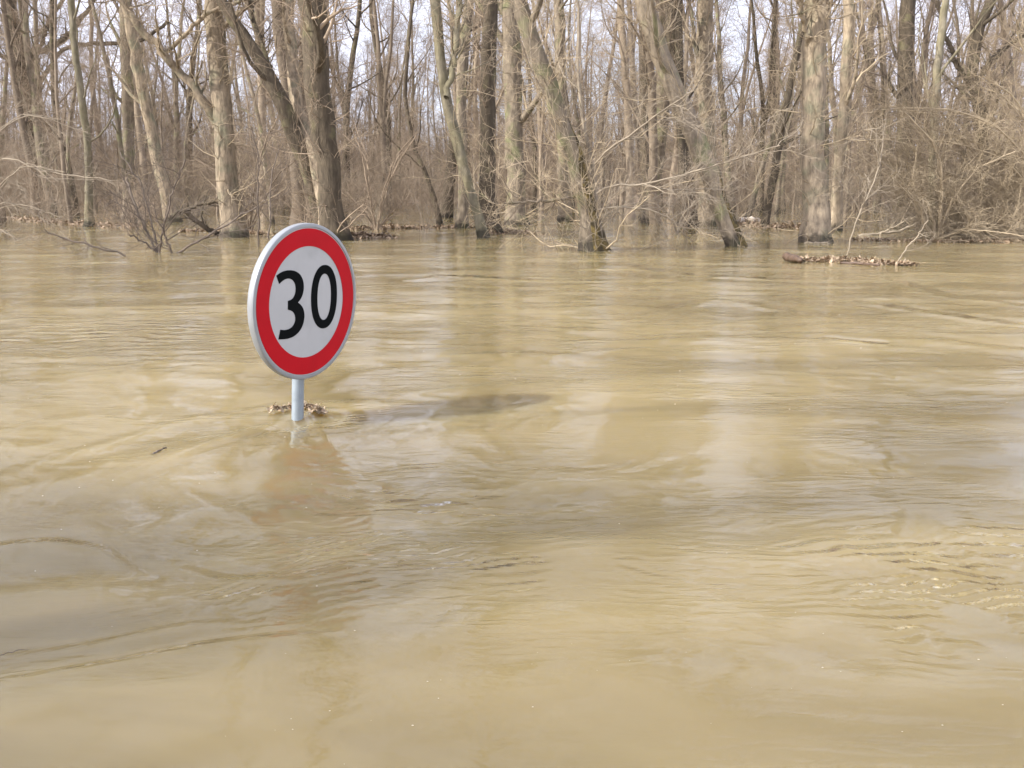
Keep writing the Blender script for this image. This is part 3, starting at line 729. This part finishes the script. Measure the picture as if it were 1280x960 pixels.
# ---- undergrowth shrubs
def shrub_mesh(seed, n, h, spread, mat_, root, r=(0.010, 0.022), arch=0.0, dens=(6, 4)):
    g = np.random.default_rng(seed)
    K = 9
    P = np.zeros((n, K, 3)); az = g.uniform(0, 6.28, n); tilt = g.uniform(0.1, spread, n)
    d = np.stack([np.cos(az) * np.sin(tilt), np.sin(az) * np.sin(tilt), np.cos(tilt)], -1)
    P[:, 0] = np.stack([g.normal(size=n) * 0.18, g.normal(size=n) * 0.18, np.full(n, -0.4)], -1)
    L = g.uniform(0.55, 1.0, n) * h
    for k in range(1, K):
        d = d + g.normal(size=d.shape) * 0.13; d[:, 2] -= arch
        d /= np.linalg.norm(d, axis=1, keepdims=True)
        P[:, k] = P[:, k - 1] + d * (L / (K - 1))[:, None]
    Rd = g.uniform(*r, n)[:, None] * np.linspace(1, 0.3, K)
    s1, q1 = grow(P, Rd, dens[0], g, t0=0.2, t1=1, ang=(25, 60), length=(h * 0.15, h * 0.4), fall=0.4, K=6, wig=0.18, up=0.04 - arch * 0.5, rratio=0.6, rmin=0.005, tip=0.35)
    s2, q2 = grow(s1, q1, dens[1], g, t0=0.15, t1=1, ang=(25, 60), length=(h * 0.06, h * 0.18), fall=0.3, K=4, wig=0.18, up=0.02, rratio=0.6, rmin=0.0035, tip=0.5)
    mesh_object('stems', *merge([tubes(P, Rd, 5)]), mat_, root)
    mesh_object('twigs', *merge([tubes(s1, q1, 3), tubes(s2, q2, 3)]), mat_ if mat_ != 'bark_far' else 'twig_brown', root)
    return root
shrubs = []
for sd, n, h, spr, m_, ar in [(601, 14, 4.6, 0.55, 'twig_brown', 0.0), (602, 11, 5.4, 0.45, 'twig_brown', 0.0), (603, 18, 3.4, 0.8, 'twig_brown', 0.03), (604, 12, 3.8, 0.7, 'twig_pale', 0.02), (605, 9, 6.2, 0.4, 'bark_far', 0.0)]:
    r_ = empty('bush', (0, 0, 0), None, 'bush')
    shrub_mesh(sd, n, h, spr, m_, r_, arch=ar, dens=(9, 6))
    if m_ == 'twig_pale':
        r_['label'] = 'bare bush of pale twigs among the trunks of the flooded wood'; r_['group'] = 'pale bushes in the wood'
    else:
        r_['label'] = 'bare brown bush under the trees of the flooded wood'; r_['group'] = 'brown bushes under the trees'
    shrubs.append(r_)
used_s = set()
def scatter_shrubs(n, y0, y1, seed, smin=0.8, smax=1.2, wide=0.6):
    g = np.random.default_rng(seed)
    for i in range(n):
        y = math.sqrt(y0 ** 2 + (y1 ** 2 - y0 ** 2) * g.random())
        x = (((i * 0.61803398875 + g.random() * 0.08) % 1.0) * 2 - 1) * (wide * y + 2)
        if y < 75 and 560 < 640 + x * F / y < 1000 and g.random() < 0.85: continue
        k = int(g.integers(len(shrubs))); s = g.uniform(smin, smax); rz = g.uniform(0, 6.28)
        loc = (x, y, floor_z(x, y))
        if k not in used_s:
            used_s.add(k); o = shrubs[k]; o.location = loc; o.rotation_euler = (0, 0, rz); o.scale = (s, s, s)
        else: copy_tree(shrubs[k], loc, rz, s)
scatter_shrubs(32, 29, 40, 20, 0.4, 0.75)
scatter_shrubs(32, 38, 55, 21, 0.6, 0.95)
scatter_shrubs(100, 55, 80, 22, 0.85, 1.3)
scatter_shrubs(150, 80, 125, 23, 1.3, 2.3)

# ---- far wood, one mass
def far_wood():
    g = np.random.default_rng(99)
    n = 1700
    y = np.sqrt(g.uniform(125 ** 2, 330 ** 2, n)); x = g.uniform(-1, 1, n) * (0.60 * y + 8)
    K = 7
    P = np.zeros((n, K, 3)); P[:, 0] = np.stack([x, y, ground_height(x, y) - 0.5], -1)
    hh = g.uniform(9, 24, n); d = np.stack([g.normal(size=n) * 0.06, g.normal(size=n) * 0.06, np.ones(n)], -1)
    for k in range(1, K):
        d = d + g.normal(size=d.shape) * 0.05; d[:, 2] = 1
        P[:, k] = P[:, k - 1] + d / np.linalg.norm(d, axis=1, keepdims=True) * (hh / (K - 1))[:, None]
    Rd = g.uniform(0.08, 0.28, n)[:, None] * np.linspace(1, 0.2, K)
    a, ar = grow(P, Rd, 14, g, t0=0.12, t1=1, ang=(20, 60), length=(2, 5), fall=0.5, K=5, wig=0.15, up=0.12, rratio=0.4, rmin=0.03, tip=0.3)
    b, br = grow(a, ar, 7, g, t0=0.1, t1=1, ang=(20, 60), length=(0.8, 2.4), fall=0.4, K=4, wig=0.18, up=0.03, rratio=0.5, rmin=0.018, tip=0.4)
    # undergrowth
    m = 5500
    yb = np.sqrt(g.uniform(120 ** 2, 300 ** 2, m)); xb = g.uniform(-1, 1, m) * (0.60 * yb + 8)
    U = np.zeros((m, 5, 3)); U[:, 0] = np.stack([xb, yb, ground_height(xb, yb) - 0.3], -1)
    d = np.stack([g.normal(size=m) * 0.3, g.normal(size=m) * 0.3, np.ones(m)], -1); hb = g.uniform(4, 12, m)
    for k in range(1, 5):
        d = d + g.normal(size=d.shape) * 0.12; d[:, 2] = np.maximum(d[:, 2], 0.4)
        U[:, k] = U[:, k - 1] + d / np.linalg.norm(d, axis=1, keepdims=True) * (hb / 4)[:, None]
    UR = np.full((m, 5), 0.03) * np.linspace(1, 0.4, 5)
    c, c_r = grow(U, UR, 12, g, t0=0.05, t1=1, ang=(20, 70), length=(0.8, 2.4), fall=0.3, K=4, wig=0.2, up=0.03, rratio=0.7, rmin=0.02, tip=0.5)
    V, Fq = merge([tubes(P, Rd, 6), tubes(a, ar, 4), tubes(b, br, 3), tubes(U, UR, 3), tubes(c, c_r, 3)])
    o = mesh_object('far_wood', V, Fq, 'bark_far')
    tag(o, 'far off mass of bare trees and thicket closing the view', 'wood', kind='stuff')
far_wood()

# ================================================================ BRUSH AT THE WATERLINE
def brush(name, label, cat, stems, m_='twig_dark', seed=0, dens=(9, 5, 3), lens=((0.5, 1.4), (0.25, 0.7), (0.12, 0.35)), depth=0.6, up=0.02, r=0.68, group=None, extra=0):
    """bush or fallen branch traced from the photo; every stem starts on the water at its first point."""
    g = np.random.default_rng(3000 + seed)
    b0 = W(stems[0][0][0], stems[0][0][1]); y = b0.y
    root = empty(name, (b0.x, b0.y, 0), label, cat, group)
    Ps, Rs = [], []
    allst = [(st, 1.0) for st in stems]
    for k in range(extra):
        for st in stems:
            j = [(p[0] + g.normal() * 14 * i / len(st), p[1] + g.normal() * 11 * i / len(st), p[2]) for i, p in enumerate(st)]
            allst.append((j, 0.6))
    for st, rs in allst:
        pts = traced_path(st, y, g, g.uniform(-depth, depth) * (1 if rs == 1 else 2.2))
        q = resample(pts, 18); q[1:, :3] += g.normal(size=(17, 3)) * 0.012
        q[:, :3] -= np.array([b0.x, b0.y, 0]); Ps.append(q[:, :3]); Rs.append(q[:, 3] * r * rs)
    P, Rd = np.array(Ps), np.array(Rs)
    P[:, 0, 2] -= 0.03
    s1, q1 = grow(P, Rd, dens[0], g, t0=0.15, t1=1, ang=(20, 60), length=lens[0], fall=0.3, K=7, wig=0.17, up=up, rratio=0.55, rmin=0.006, tip=0.3)
    s2, q2 = grow(s1, q1, dens[1], g, t0=0.15, t1=1, ang=(20, 60), length=lens[1], fall=0.3, K=5, wig=0.17, up=up, rratio=0.6, rmin=0.004, tip=0.4)
    s3, q3 = grow(s2, q2, dens[2], g, t0=0.15, t1=1, ang=(20, 60), length=lens[2], fall=0.3, K=4, wig=0.17, up=up, rratio=0.6, rmin=0.003, tip=0.4)
    mesh_object('stems', *merge([tubes(P, Rd, 8)]), m_, root)
    mesh_object('twigs', *merge([tubes(s1, q1, 4), tubes(s2, q2, 3), tubes(s3, q3, 3)]), m_, root)
    return root

brush('bush', 'dark bare bush standing in the water left of the sign, stems fanning out', 'bush',
      [[(198, 316, 5), (184, 290, 4), (170, 262, 4), (158, 225, 3)], [(199, 316, 4), (206, 285, 4), (212, 250, 3), (232, 200, 3)],
       [(197, 316, 4), (176, 300, 3), (160, 292, 3)], [(216, 320, 5), (240, 306, 4), (268, 290, 4), (300, 270, 3), (322, 258, 2)],
       [(217, 320, 4), (208, 300, 4), (202, 280, 3)], [(199, 315, 4), (190, 280, 3), (176, 230, 3), (150, 190, 2)]], 'twig_dark', 1)
brush('fallen_branch', 'long dark branch lying in the water at the left', 'branch',
      [[(159, 320, 5), (136, 312, 5), (106, 305, 5), (78, 298, 4), (56, 288, 3)]], 'twig_dark', 2, r=0.5, dens=(8, 4, 2), lens=((0.2, 0.6), (0.1, 0.35), (0.1, 0.2)), depth=0.3, up=-0.02)
brush('fallen_branch', 'thick dark broken branch lying against the stout pale trunk', 'branch',
      [[(278, 296, 9), (258, 286, 9), (240, 272, 9), (226, 262, 8), (212, 272, 6)], [(232, 264, 6), (250, 256, 6), (270, 252, 5), (276, 254, 4)]], 'bark_dark', 3,
      dens=(7, 4, 2), lens=((0.3, 0.9), (0.2, 0.5), (0.1, 0.3)))
brush('bush', 'tangle of pale thin twigs spilling from the left edge over the water', 'bush',
      [[(-30, 300, 5), (0, 306, 4), (20, 318, 3), (32, 321, 2)], [(-30, 296, 4), (-5, 284, 4), (20, 300, 3), (34, 318, 2)], [(-40, 290, 4), (-10, 240, 3), (30, 205, 3), (80, 215, 2)],
       [(-40, 290, 4), (-10, 170, 3), (30, 140, 3), (110, 165, 2)], [(-40, 292, 4), (0, 190, 3), (50, 215, 3), (140, 225, 2)], [(-36, 290, 4), (0, 250, 3), (30, 260, 3), (70, 285, 2)]],
      'twig_pale', 4, dens=(9, 5, 2), extra=1, r=0.5)
brush('young_tree', 'two thin upright dark saplings in the water just left of the sign', 'young tree',
      [[(323, 308, 3), (323, 280, 3), (322, 240, 3), (324, 195, 2), (314, 160, 2)], [(336, 298, 3), (338, 270, 3), (337, 240, 2), (345, 190, 2)]], 'twig_dark', 5, dens=(8, 4, 2))
brush('bush', 'brown twiggy bush between the stout pale trunk and the slanting dark trunk', 'bush',
      [[(312, 290, 4), (300, 240, 3), (290, 190, 3), (270, 150, 2)], [(312, 290, 4), (318, 230, 3), (330, 180, 3), (350, 140, 2)], [(313, 290, 4), (330, 250, 3), (345, 220, 3), (370, 200, 2)],
       [(312, 290, 3), (305, 250, 3), (275, 215, 3), (245, 200, 2)]], 'twig_brown', 6, dens=(10, 6, 3), extra=2)
brush('young_tree', 'pale forked sapling in the water right of the thickest trunk', 'young tree',
      [[(1058, 320, 4), (1066, 292, 4), (1076, 262, 5), (1090, 236, 4), (1100, 210, 4), (1104, 180, 3), (1108, 140, 2)], [(1075, 263, 4), (1068, 250, 3), (1050, 230, 3), (1044, 222, 2)],
       [(1076, 264, 4), (1084, 240, 3), (1082, 215, 2)], [(1101, 212, 4), (1096, 190, 3), (1082, 172, 3), (1074, 150, 2)]], 'twig_pale', 7, dens=(6, 4, 2), r=0.42, lens=((0.3, 0.9), (0.2, 0.5), (0.1, 0.3)))
brush('fallen_branch', 'pale bough lying along the foot of the right hand brush', 'branch',
      [[(1072, 294, 5), (1100, 293, 5), (1132, 287, 5), (1155, 274, 4), (1172, 262, 3)], [(1100, 293, 3), (1125, 280, 3), (1150, 268, 2)]], 'twig_pale', 8, dens=(7, 4, 2), lens=((0.3, 0.9), (0.2, 0.5), (0.1, 0.3)))
brush('bush', 'arching pale stems with fine twigs by the mossy right trunk', 'bush',
      [[(1170, 301, 6), (1168, 275, 6), (1158, 250, 5), (1140, 238, 5), (1142, 215, 4), (1148, 180, 3)], [(1171, 301, 6), (1155, 280, 5), (1150, 262, 4), (1120, 215, 3), (1080, 190, 2)],
       [(1168, 301, 5), (1200, 285, 4), (1240, 290, 3), (1290, 296, 2)], [(1170, 300, 5), (1190, 250, 4), (1220, 210, 3), (1270, 190, 2)],
       [(1172, 300, 5), (1180, 230, 4), (1170, 180, 3), (1130, 140, 2)]], 'twig_tan', 9, dens=(12, 7, 4), extra=1)
brush('bush', 'wide sweeping mass of pale twigs at the right edge hanging over the water', 'bush',
      [[(1320, 300, 7), (1290, 240, 6), (1250, 190, 5), (1190, 165, 4), (1120, 158, 2)], [(1320, 300, 7), (1290, 200, 6), (1240, 150, 5), (1180, 135, 4), (1110, 142, 2)],
       [(1322, 300, 7), (1290, 260, 5), (1240, 235, 5), (1180, 215, 4), (1120, 190, 2)], [(1322, 300, 6), (1280, 275, 5), (1230, 262, 4), (1170, 240, 3), (1130, 222, 2)],
       [(1324, 300, 6), (1290, 290, 5), (1240, 280, 4), (1190, 282, 3), (1150, 292, 2)], [(1325, 300, 6), (1300, 180, 5), (1270, 120, 4), (1230, 95, 3)],
       [(1325, 300, 6), (1310, 150, 5), (1290, 80, 4), (1270, 40, 3)], [(1322, 300, 5), (1285, 300, 4), (1240, 297, 3), (1190, 300, 2)]], 'twig_tan', 10, dens=(14, 8, 4), extra=2, r=0.5, lens=((0.6, 1.8), (0.3, 0.9), (0.15, 0.45)))
brush('bush', 'low pale bush in front of the leaf strip, middle of the right shore', 'bush',
      [[(1215, 300, 5), (1200, 265, 4), (1165, 240, 3), (1120, 235, 2)], [(1216, 300, 5), (1230, 255, 4), (1225, 205, 3), (1200, 170, 2)], [(1217, 300, 5), (1250, 265, 4), (1270, 230, 3), (1290, 215, 2)],
       [(1215, 300, 4), (1190, 290, 3), (1160, 286, 2)]], 'twig_tan', 11, dens=(12, 8, 4), extra=2, r=0.6)
brush('fallen_branch', 'short pale branch slanting out of the water beside the floating log', 'branch',
      [[(1122, 327, 3), (1132, 312, 3), (1150, 290, 2), (1160, 275, 2)]], 'twig_pale', 12, dens=(4, 3, 2), lens=((0.2, 0.5), (0.1, 0.3), (0.1, 0.2)))
brush('fallen_branch', 'pale thin branch floating at the foot of the thickest right trunk', 'branch',
      [[(1002, 304, 2), (1020, 303, 3), (1036, 304, 3), (1050, 309, 2)]], 'twig_pale', 13, dens=(4, 3, 2), lens=((0.1, 0.3), (0.1, 0.2), (0.1, 0.2)), up=0.0, depth=0.2)
brush('bush', 'small pale bush at the foot of the two toned leaning trunk', 'bush',
      [[(846, 292, 3), (852, 270, 3), (870, 250, 2), (900, 240, 2)], [(846, 292, 3), (838, 270, 2), (820, 255, 2)], [(846, 292, 3), (862, 262, 2), (858, 230, 2)]], 'twig_pale', 14, dens=(7, 5, 2))
brush('bush', 'brown bush spreading over the leafy bank right of the sign', 'bush',
      [[(470, 287, 4), (462, 250, 3), (455, 200, 3), (440, 160, 2)], [(471, 287, 4), (480, 240, 3), (500, 200, 3), (520, 170, 2)], [(470, 287, 4), (490, 265, 3), (515, 240, 2)], [(470, 287, 3), (452, 262, 3), (435, 240, 2)]],
      'twig_brown', 15, dens=(11, 6, 3), extra=2)

# ================================================================ FLOATING LEAVES AND WOOD
def leaves(name, label, pix, n, width, size, seed, mat_='leaf_litter', pile=0.03, cat='leaf raft', cyl=None, sticks=True):
    """real leaf blades heaped along a line on the water."""
    g = np.random.default_rng(seed)
    pts = resample([(*W(*p).xy,) for p in pix], 40)
    c = pts.mean(0)
    t = g.random(n) * 38.99; i = t.astype(int); f = (t - i)[:, None]
    p = pts[i] * (1 - f) + pts[i + 1] * f
    dens = vnoise(t * 0.5, np.zeros(n), seed) + 0.5
    off = g.normal(size=(n, 2)) * width * (0.35 + 0.9 * dens[:, None])
    p = p + off
    z = 0.012 + pile * g.random(n) ** 1.5 * np.exp(-(np.linalg.norm(off, axis=1) / width) ** 2) * (0.3 + dens)
    if cyl is not None:
        d = p - np.array(cyl[:2]); r = np.linalg.norm(d, axis=1); k = r < cyl[2]
        p[k] = np.array(cyl[:2]) + d[k] / (r[k, None] + 1e-6) * (cyl[2] + 0.01 + 0.03 * g.random((k.sum(), 1)))
    a = g.uniform(0, 6.28, n); s = size * g.uniform(0.5, 1.2, n)
    tx, ty = g.normal(size=n) * 0.45, g.normal(size=n) * 0.45
    shape = np.array([(-1, 0), (-0.45, 0.42), (0.25, 0.45), (1, 0), (0.25, -0.45), (-0.45, -0.42)])
    curl = np.array([0.18, -0.02, 0.02, 0.22, 0.02, -0.02])
    lx = shape[:, 0][None] * s[:, None]; ly = shape[:, 1][None] * s[:, None]
    X_ = lx * np.cos(a)[:, None] - ly * np.sin(a)[:, None]; Y_ = lx * np.sin(a)[:, None] + ly * np.cos(a)[:, None]
    Z_ = tx[:, None] * X_ + ty[:, None] * Y_ + curl[None] * s[:, None]
    V = np.stack([X_ + p[:, :1] - c[0], Y_ + p[:, 1:] - c[1], Z_ + z[:, None]], -1)
    Fq = np.arange(n * 6).reshape(n, 6)
    # twigs among the leaves
    m = max(4, n // 14) if sticks else 3; j = g.integers(0, n, m)
    A0 = np.concatenate([p[j] - c, z[j][:, None]], 1); an = g.uniform(0, 6.28, m)
    T_ = np.zeros((m, 4, 3))
    for k in range(4): T_[:, k] = A0 + np.stack([np.cos(an), np.sin(an), g.normal(size=m) * 0.12], -1) * (size * 1.6 * k)
    tv, tf = tubes(T_, np.full((m, 4), size * 0.09), 4)
    V = V.reshape(-1, 3); allV = np.concatenate([V, tv])
    o = mesh_object(name, allV, [Fq, tf + len(V)], mat_, smooth=False)
    o.location = (c[0], c[1], 0)
    tag(o, label, cat)
    return o
leaves('leaf_raft', 'small clump of wet brown leaves caught around the sign pole', [(340, 515), (360, 513), (384, 511), (392, 513), (398, 516), (404, 519)], 600, 0.015, 0.0145, 1, pile=0.035, cyl=(POLE.x, POLE.y, 0.045), sticks=False)
leaves('leaf_raft', 'strip of brown leaves trailing right from the dark trunk behind the sign', [(428, 298), (450, 297), (488, 297)], 700, 0.16, 0.07, 2, pile=0.2)
leaves('leaf_raft', 'long thin leaf strip on the mud between the sign and the middle trunks', [(440, 287), (480, 285), (560, 285), (575, 284)], 900, 0.3, 0.07, 3, pile=0.15)
leaves('leaf_raft', 'floating drift of pale brown leaves and sticks in front of the right shore', [(1000, 326), (1030, 327), (1060, 326), (1090, 330), (1140, 332)], 1200, 0.085, 0.05, 4, pile=0.09)
leaves('leaf_raft', 'leaves gathered around the foot of the dark straight trunk', [(612, 293), (635, 291), (662, 292)], 700, 0.10, 0.06, 5, pile=0.12)
leaves('leaf_raft', 'leaf covered drift around the stout pale trunk left of the sign', [(225, 290), (270, 289), (310, 291), (330, 294)], 1200, 0.11, 0.06, 6, pile=0.12)
leaves('leaf_raft', 'thin line of leaves along the foot of the right hand brush', [(1070, 300), (1150, 302), (1230, 302), (1290, 300)], 700, 0.2, 0.05, 7, pile=0.08)
leaves('leaf_raft', 'leaf drift around the pale driftwood left of the thickest trunk', [(915, 281), (950, 283), (1000, 286)], 700, 0.35, 0.08, 8, pile=0.28)
leaves('leaf_raft', 'pale leaf strip far left under the dark tree', [(0, 272), (50, 276), (110, 281), (180, 284)], 900, 0.5, 0.08, 9, pile=0.12)

def log(name, label, pix, w, m_, seed, lift=0.02, stub=True):
    g = np.random.default_rng(seed)
    pts = resample([(*W(*p).xy, lift) for p in pix], 14)
    c = pts.mean(0); P = pts - [c[0], c[1], 0]; P[:, 2] += g.normal(size=14) * w * 0.15
    Rd = w * (1 + 0.12 * g.normal(size=14)) * np.linspace(1, 0.7, 14)
    Rd[0] *= 0.55; Rd[-1] *= 0.4
    v, f = tubes(P[None], Rd[None], 12, lump=0.12, seed=seed)
    parts = [(v, f)]
    if stub:
        s1, q1 = grow(P[None], Rd[None], 4, g, t0=0.1, t1=0.9, ang=(40, 80), length=(w * 2, w * 5), K=5, wig=0.15, up=0.15, rratio=0.35, rmin=0.006, tip=0.4)
        parts.append(tubes(s1, q1, 6))
    V, Fq = merge(parts)
    caps = [np.array([list(range(12))]), np.array([list(range(13 * 12, 14 * 12))])]
    o = mesh_object(name, V, [Fq] + caps, m_); o.location = (c[0], c[1], 0)
    tag(o, label, 'log'); return o
log('driftwood_log', 'short reddish brown log end leading the floating leaf drift', [(981, 325), (988, 326), (995, 328), (1002, 329)], 0.075, 'wet_wood', 1, 0.05, False)
log('driftwood_log', 'thin brown stick log inside the floating leaf drift', [(1050, 330), (1075, 331), (1100, 333)], 0.022, 'wet_wood', 2, 0.02)
log('driftwood_log', 'pale bleached log lying on the leaf drift by the slanting stems', [(922, 281), (934, 280), (950, 281)], 0.12, 'pale_wood', 3, 0.14, False)
log('driftwood_log', 'thin dark log on the mud strip behind the sign right side', [(432, 296), (455, 296), (476, 297)], 0.05, 'wet_wood', 4, 0.05)
def stick(label, pix, w, seed):
    g = np.random.default_rng(seed)
    pts = resample([(*W(*p).xy, 0.006) for p in pix], 8); c = pts.mean(0); P = pts - [c[0], c[1], 0]
    P[:, 2] += 0.006 * g.random(8)
    v, f = tubes(P[None], (w * np.linspace(1, 0.5, 8))[None], 6)
    o = mesh_object('floating_twig', v, f, 'twig_dark'); o.location = (c[0], c[1], 0); tag(o, label, 'twig')
stick('small dark twig floating left of the sign pole', [(191, 571), (200, 565), (208, 562)], 0.006, 1)
stick('short brown twig floating at the left edge near the long ripple', [(0, 823), (18, 818), (36, 815)], 0.0013, 2)
stick('tiny dark twig floating in the open water right of the ripples below the sign', [(620, 760), (632, 763)], 0.003, 3)

def flecks(n):
    g = np.random.default_rng(77)
    r = 1.7 * (11 / 1.7) ** g.random(n); a = g.uniform(-0.52, 0.52, n)
    x, y = r * np.sin(a), r * np.cos(a)
    x += 0.1 * vnoise(x * 2, y * 2, 8); z = water_height(x, y) + 0.001
    s_ = (0.0007 + 0.0014 * g.random(n) ** 3) * (0.5 + r / 5); t = np.arange(6) * math.pi / 3
    V = np.stack([x[:, None] + s_[:, None] * 1.5 * np.cos(t), y[:, None] + s_[:, None] * np.sin(t), z[:, None] + 0 * t], -1)
    top = np.stack([x, y, z + s_ * 0.7], -1)[:, None]
    V = np.concatenate([V, top], 1)
    i = np.arange(n)[:, None] * 7
    F_ = np.concatenate([np.stack([i[:, 0] + k, i[:, 0] + (k + 1) % 6, i[:, 0] + 6], -1) for k in range(6)])
    o = mesh_object('foam_glint_flecks', V, F_, 'foam')  # pale bits stand for foam and also for glints on the ripples
    tag(o, 'tiny pale flecks of foam, bubbles and painted glints on the brown water', 'foam', kind='stuff')
mat('foam', (0.45, 0.40, 0.31), var=0.1, rough=0.4, spec=0.5)  # pale tone shared by the foam and the painted glints
flecks(180)
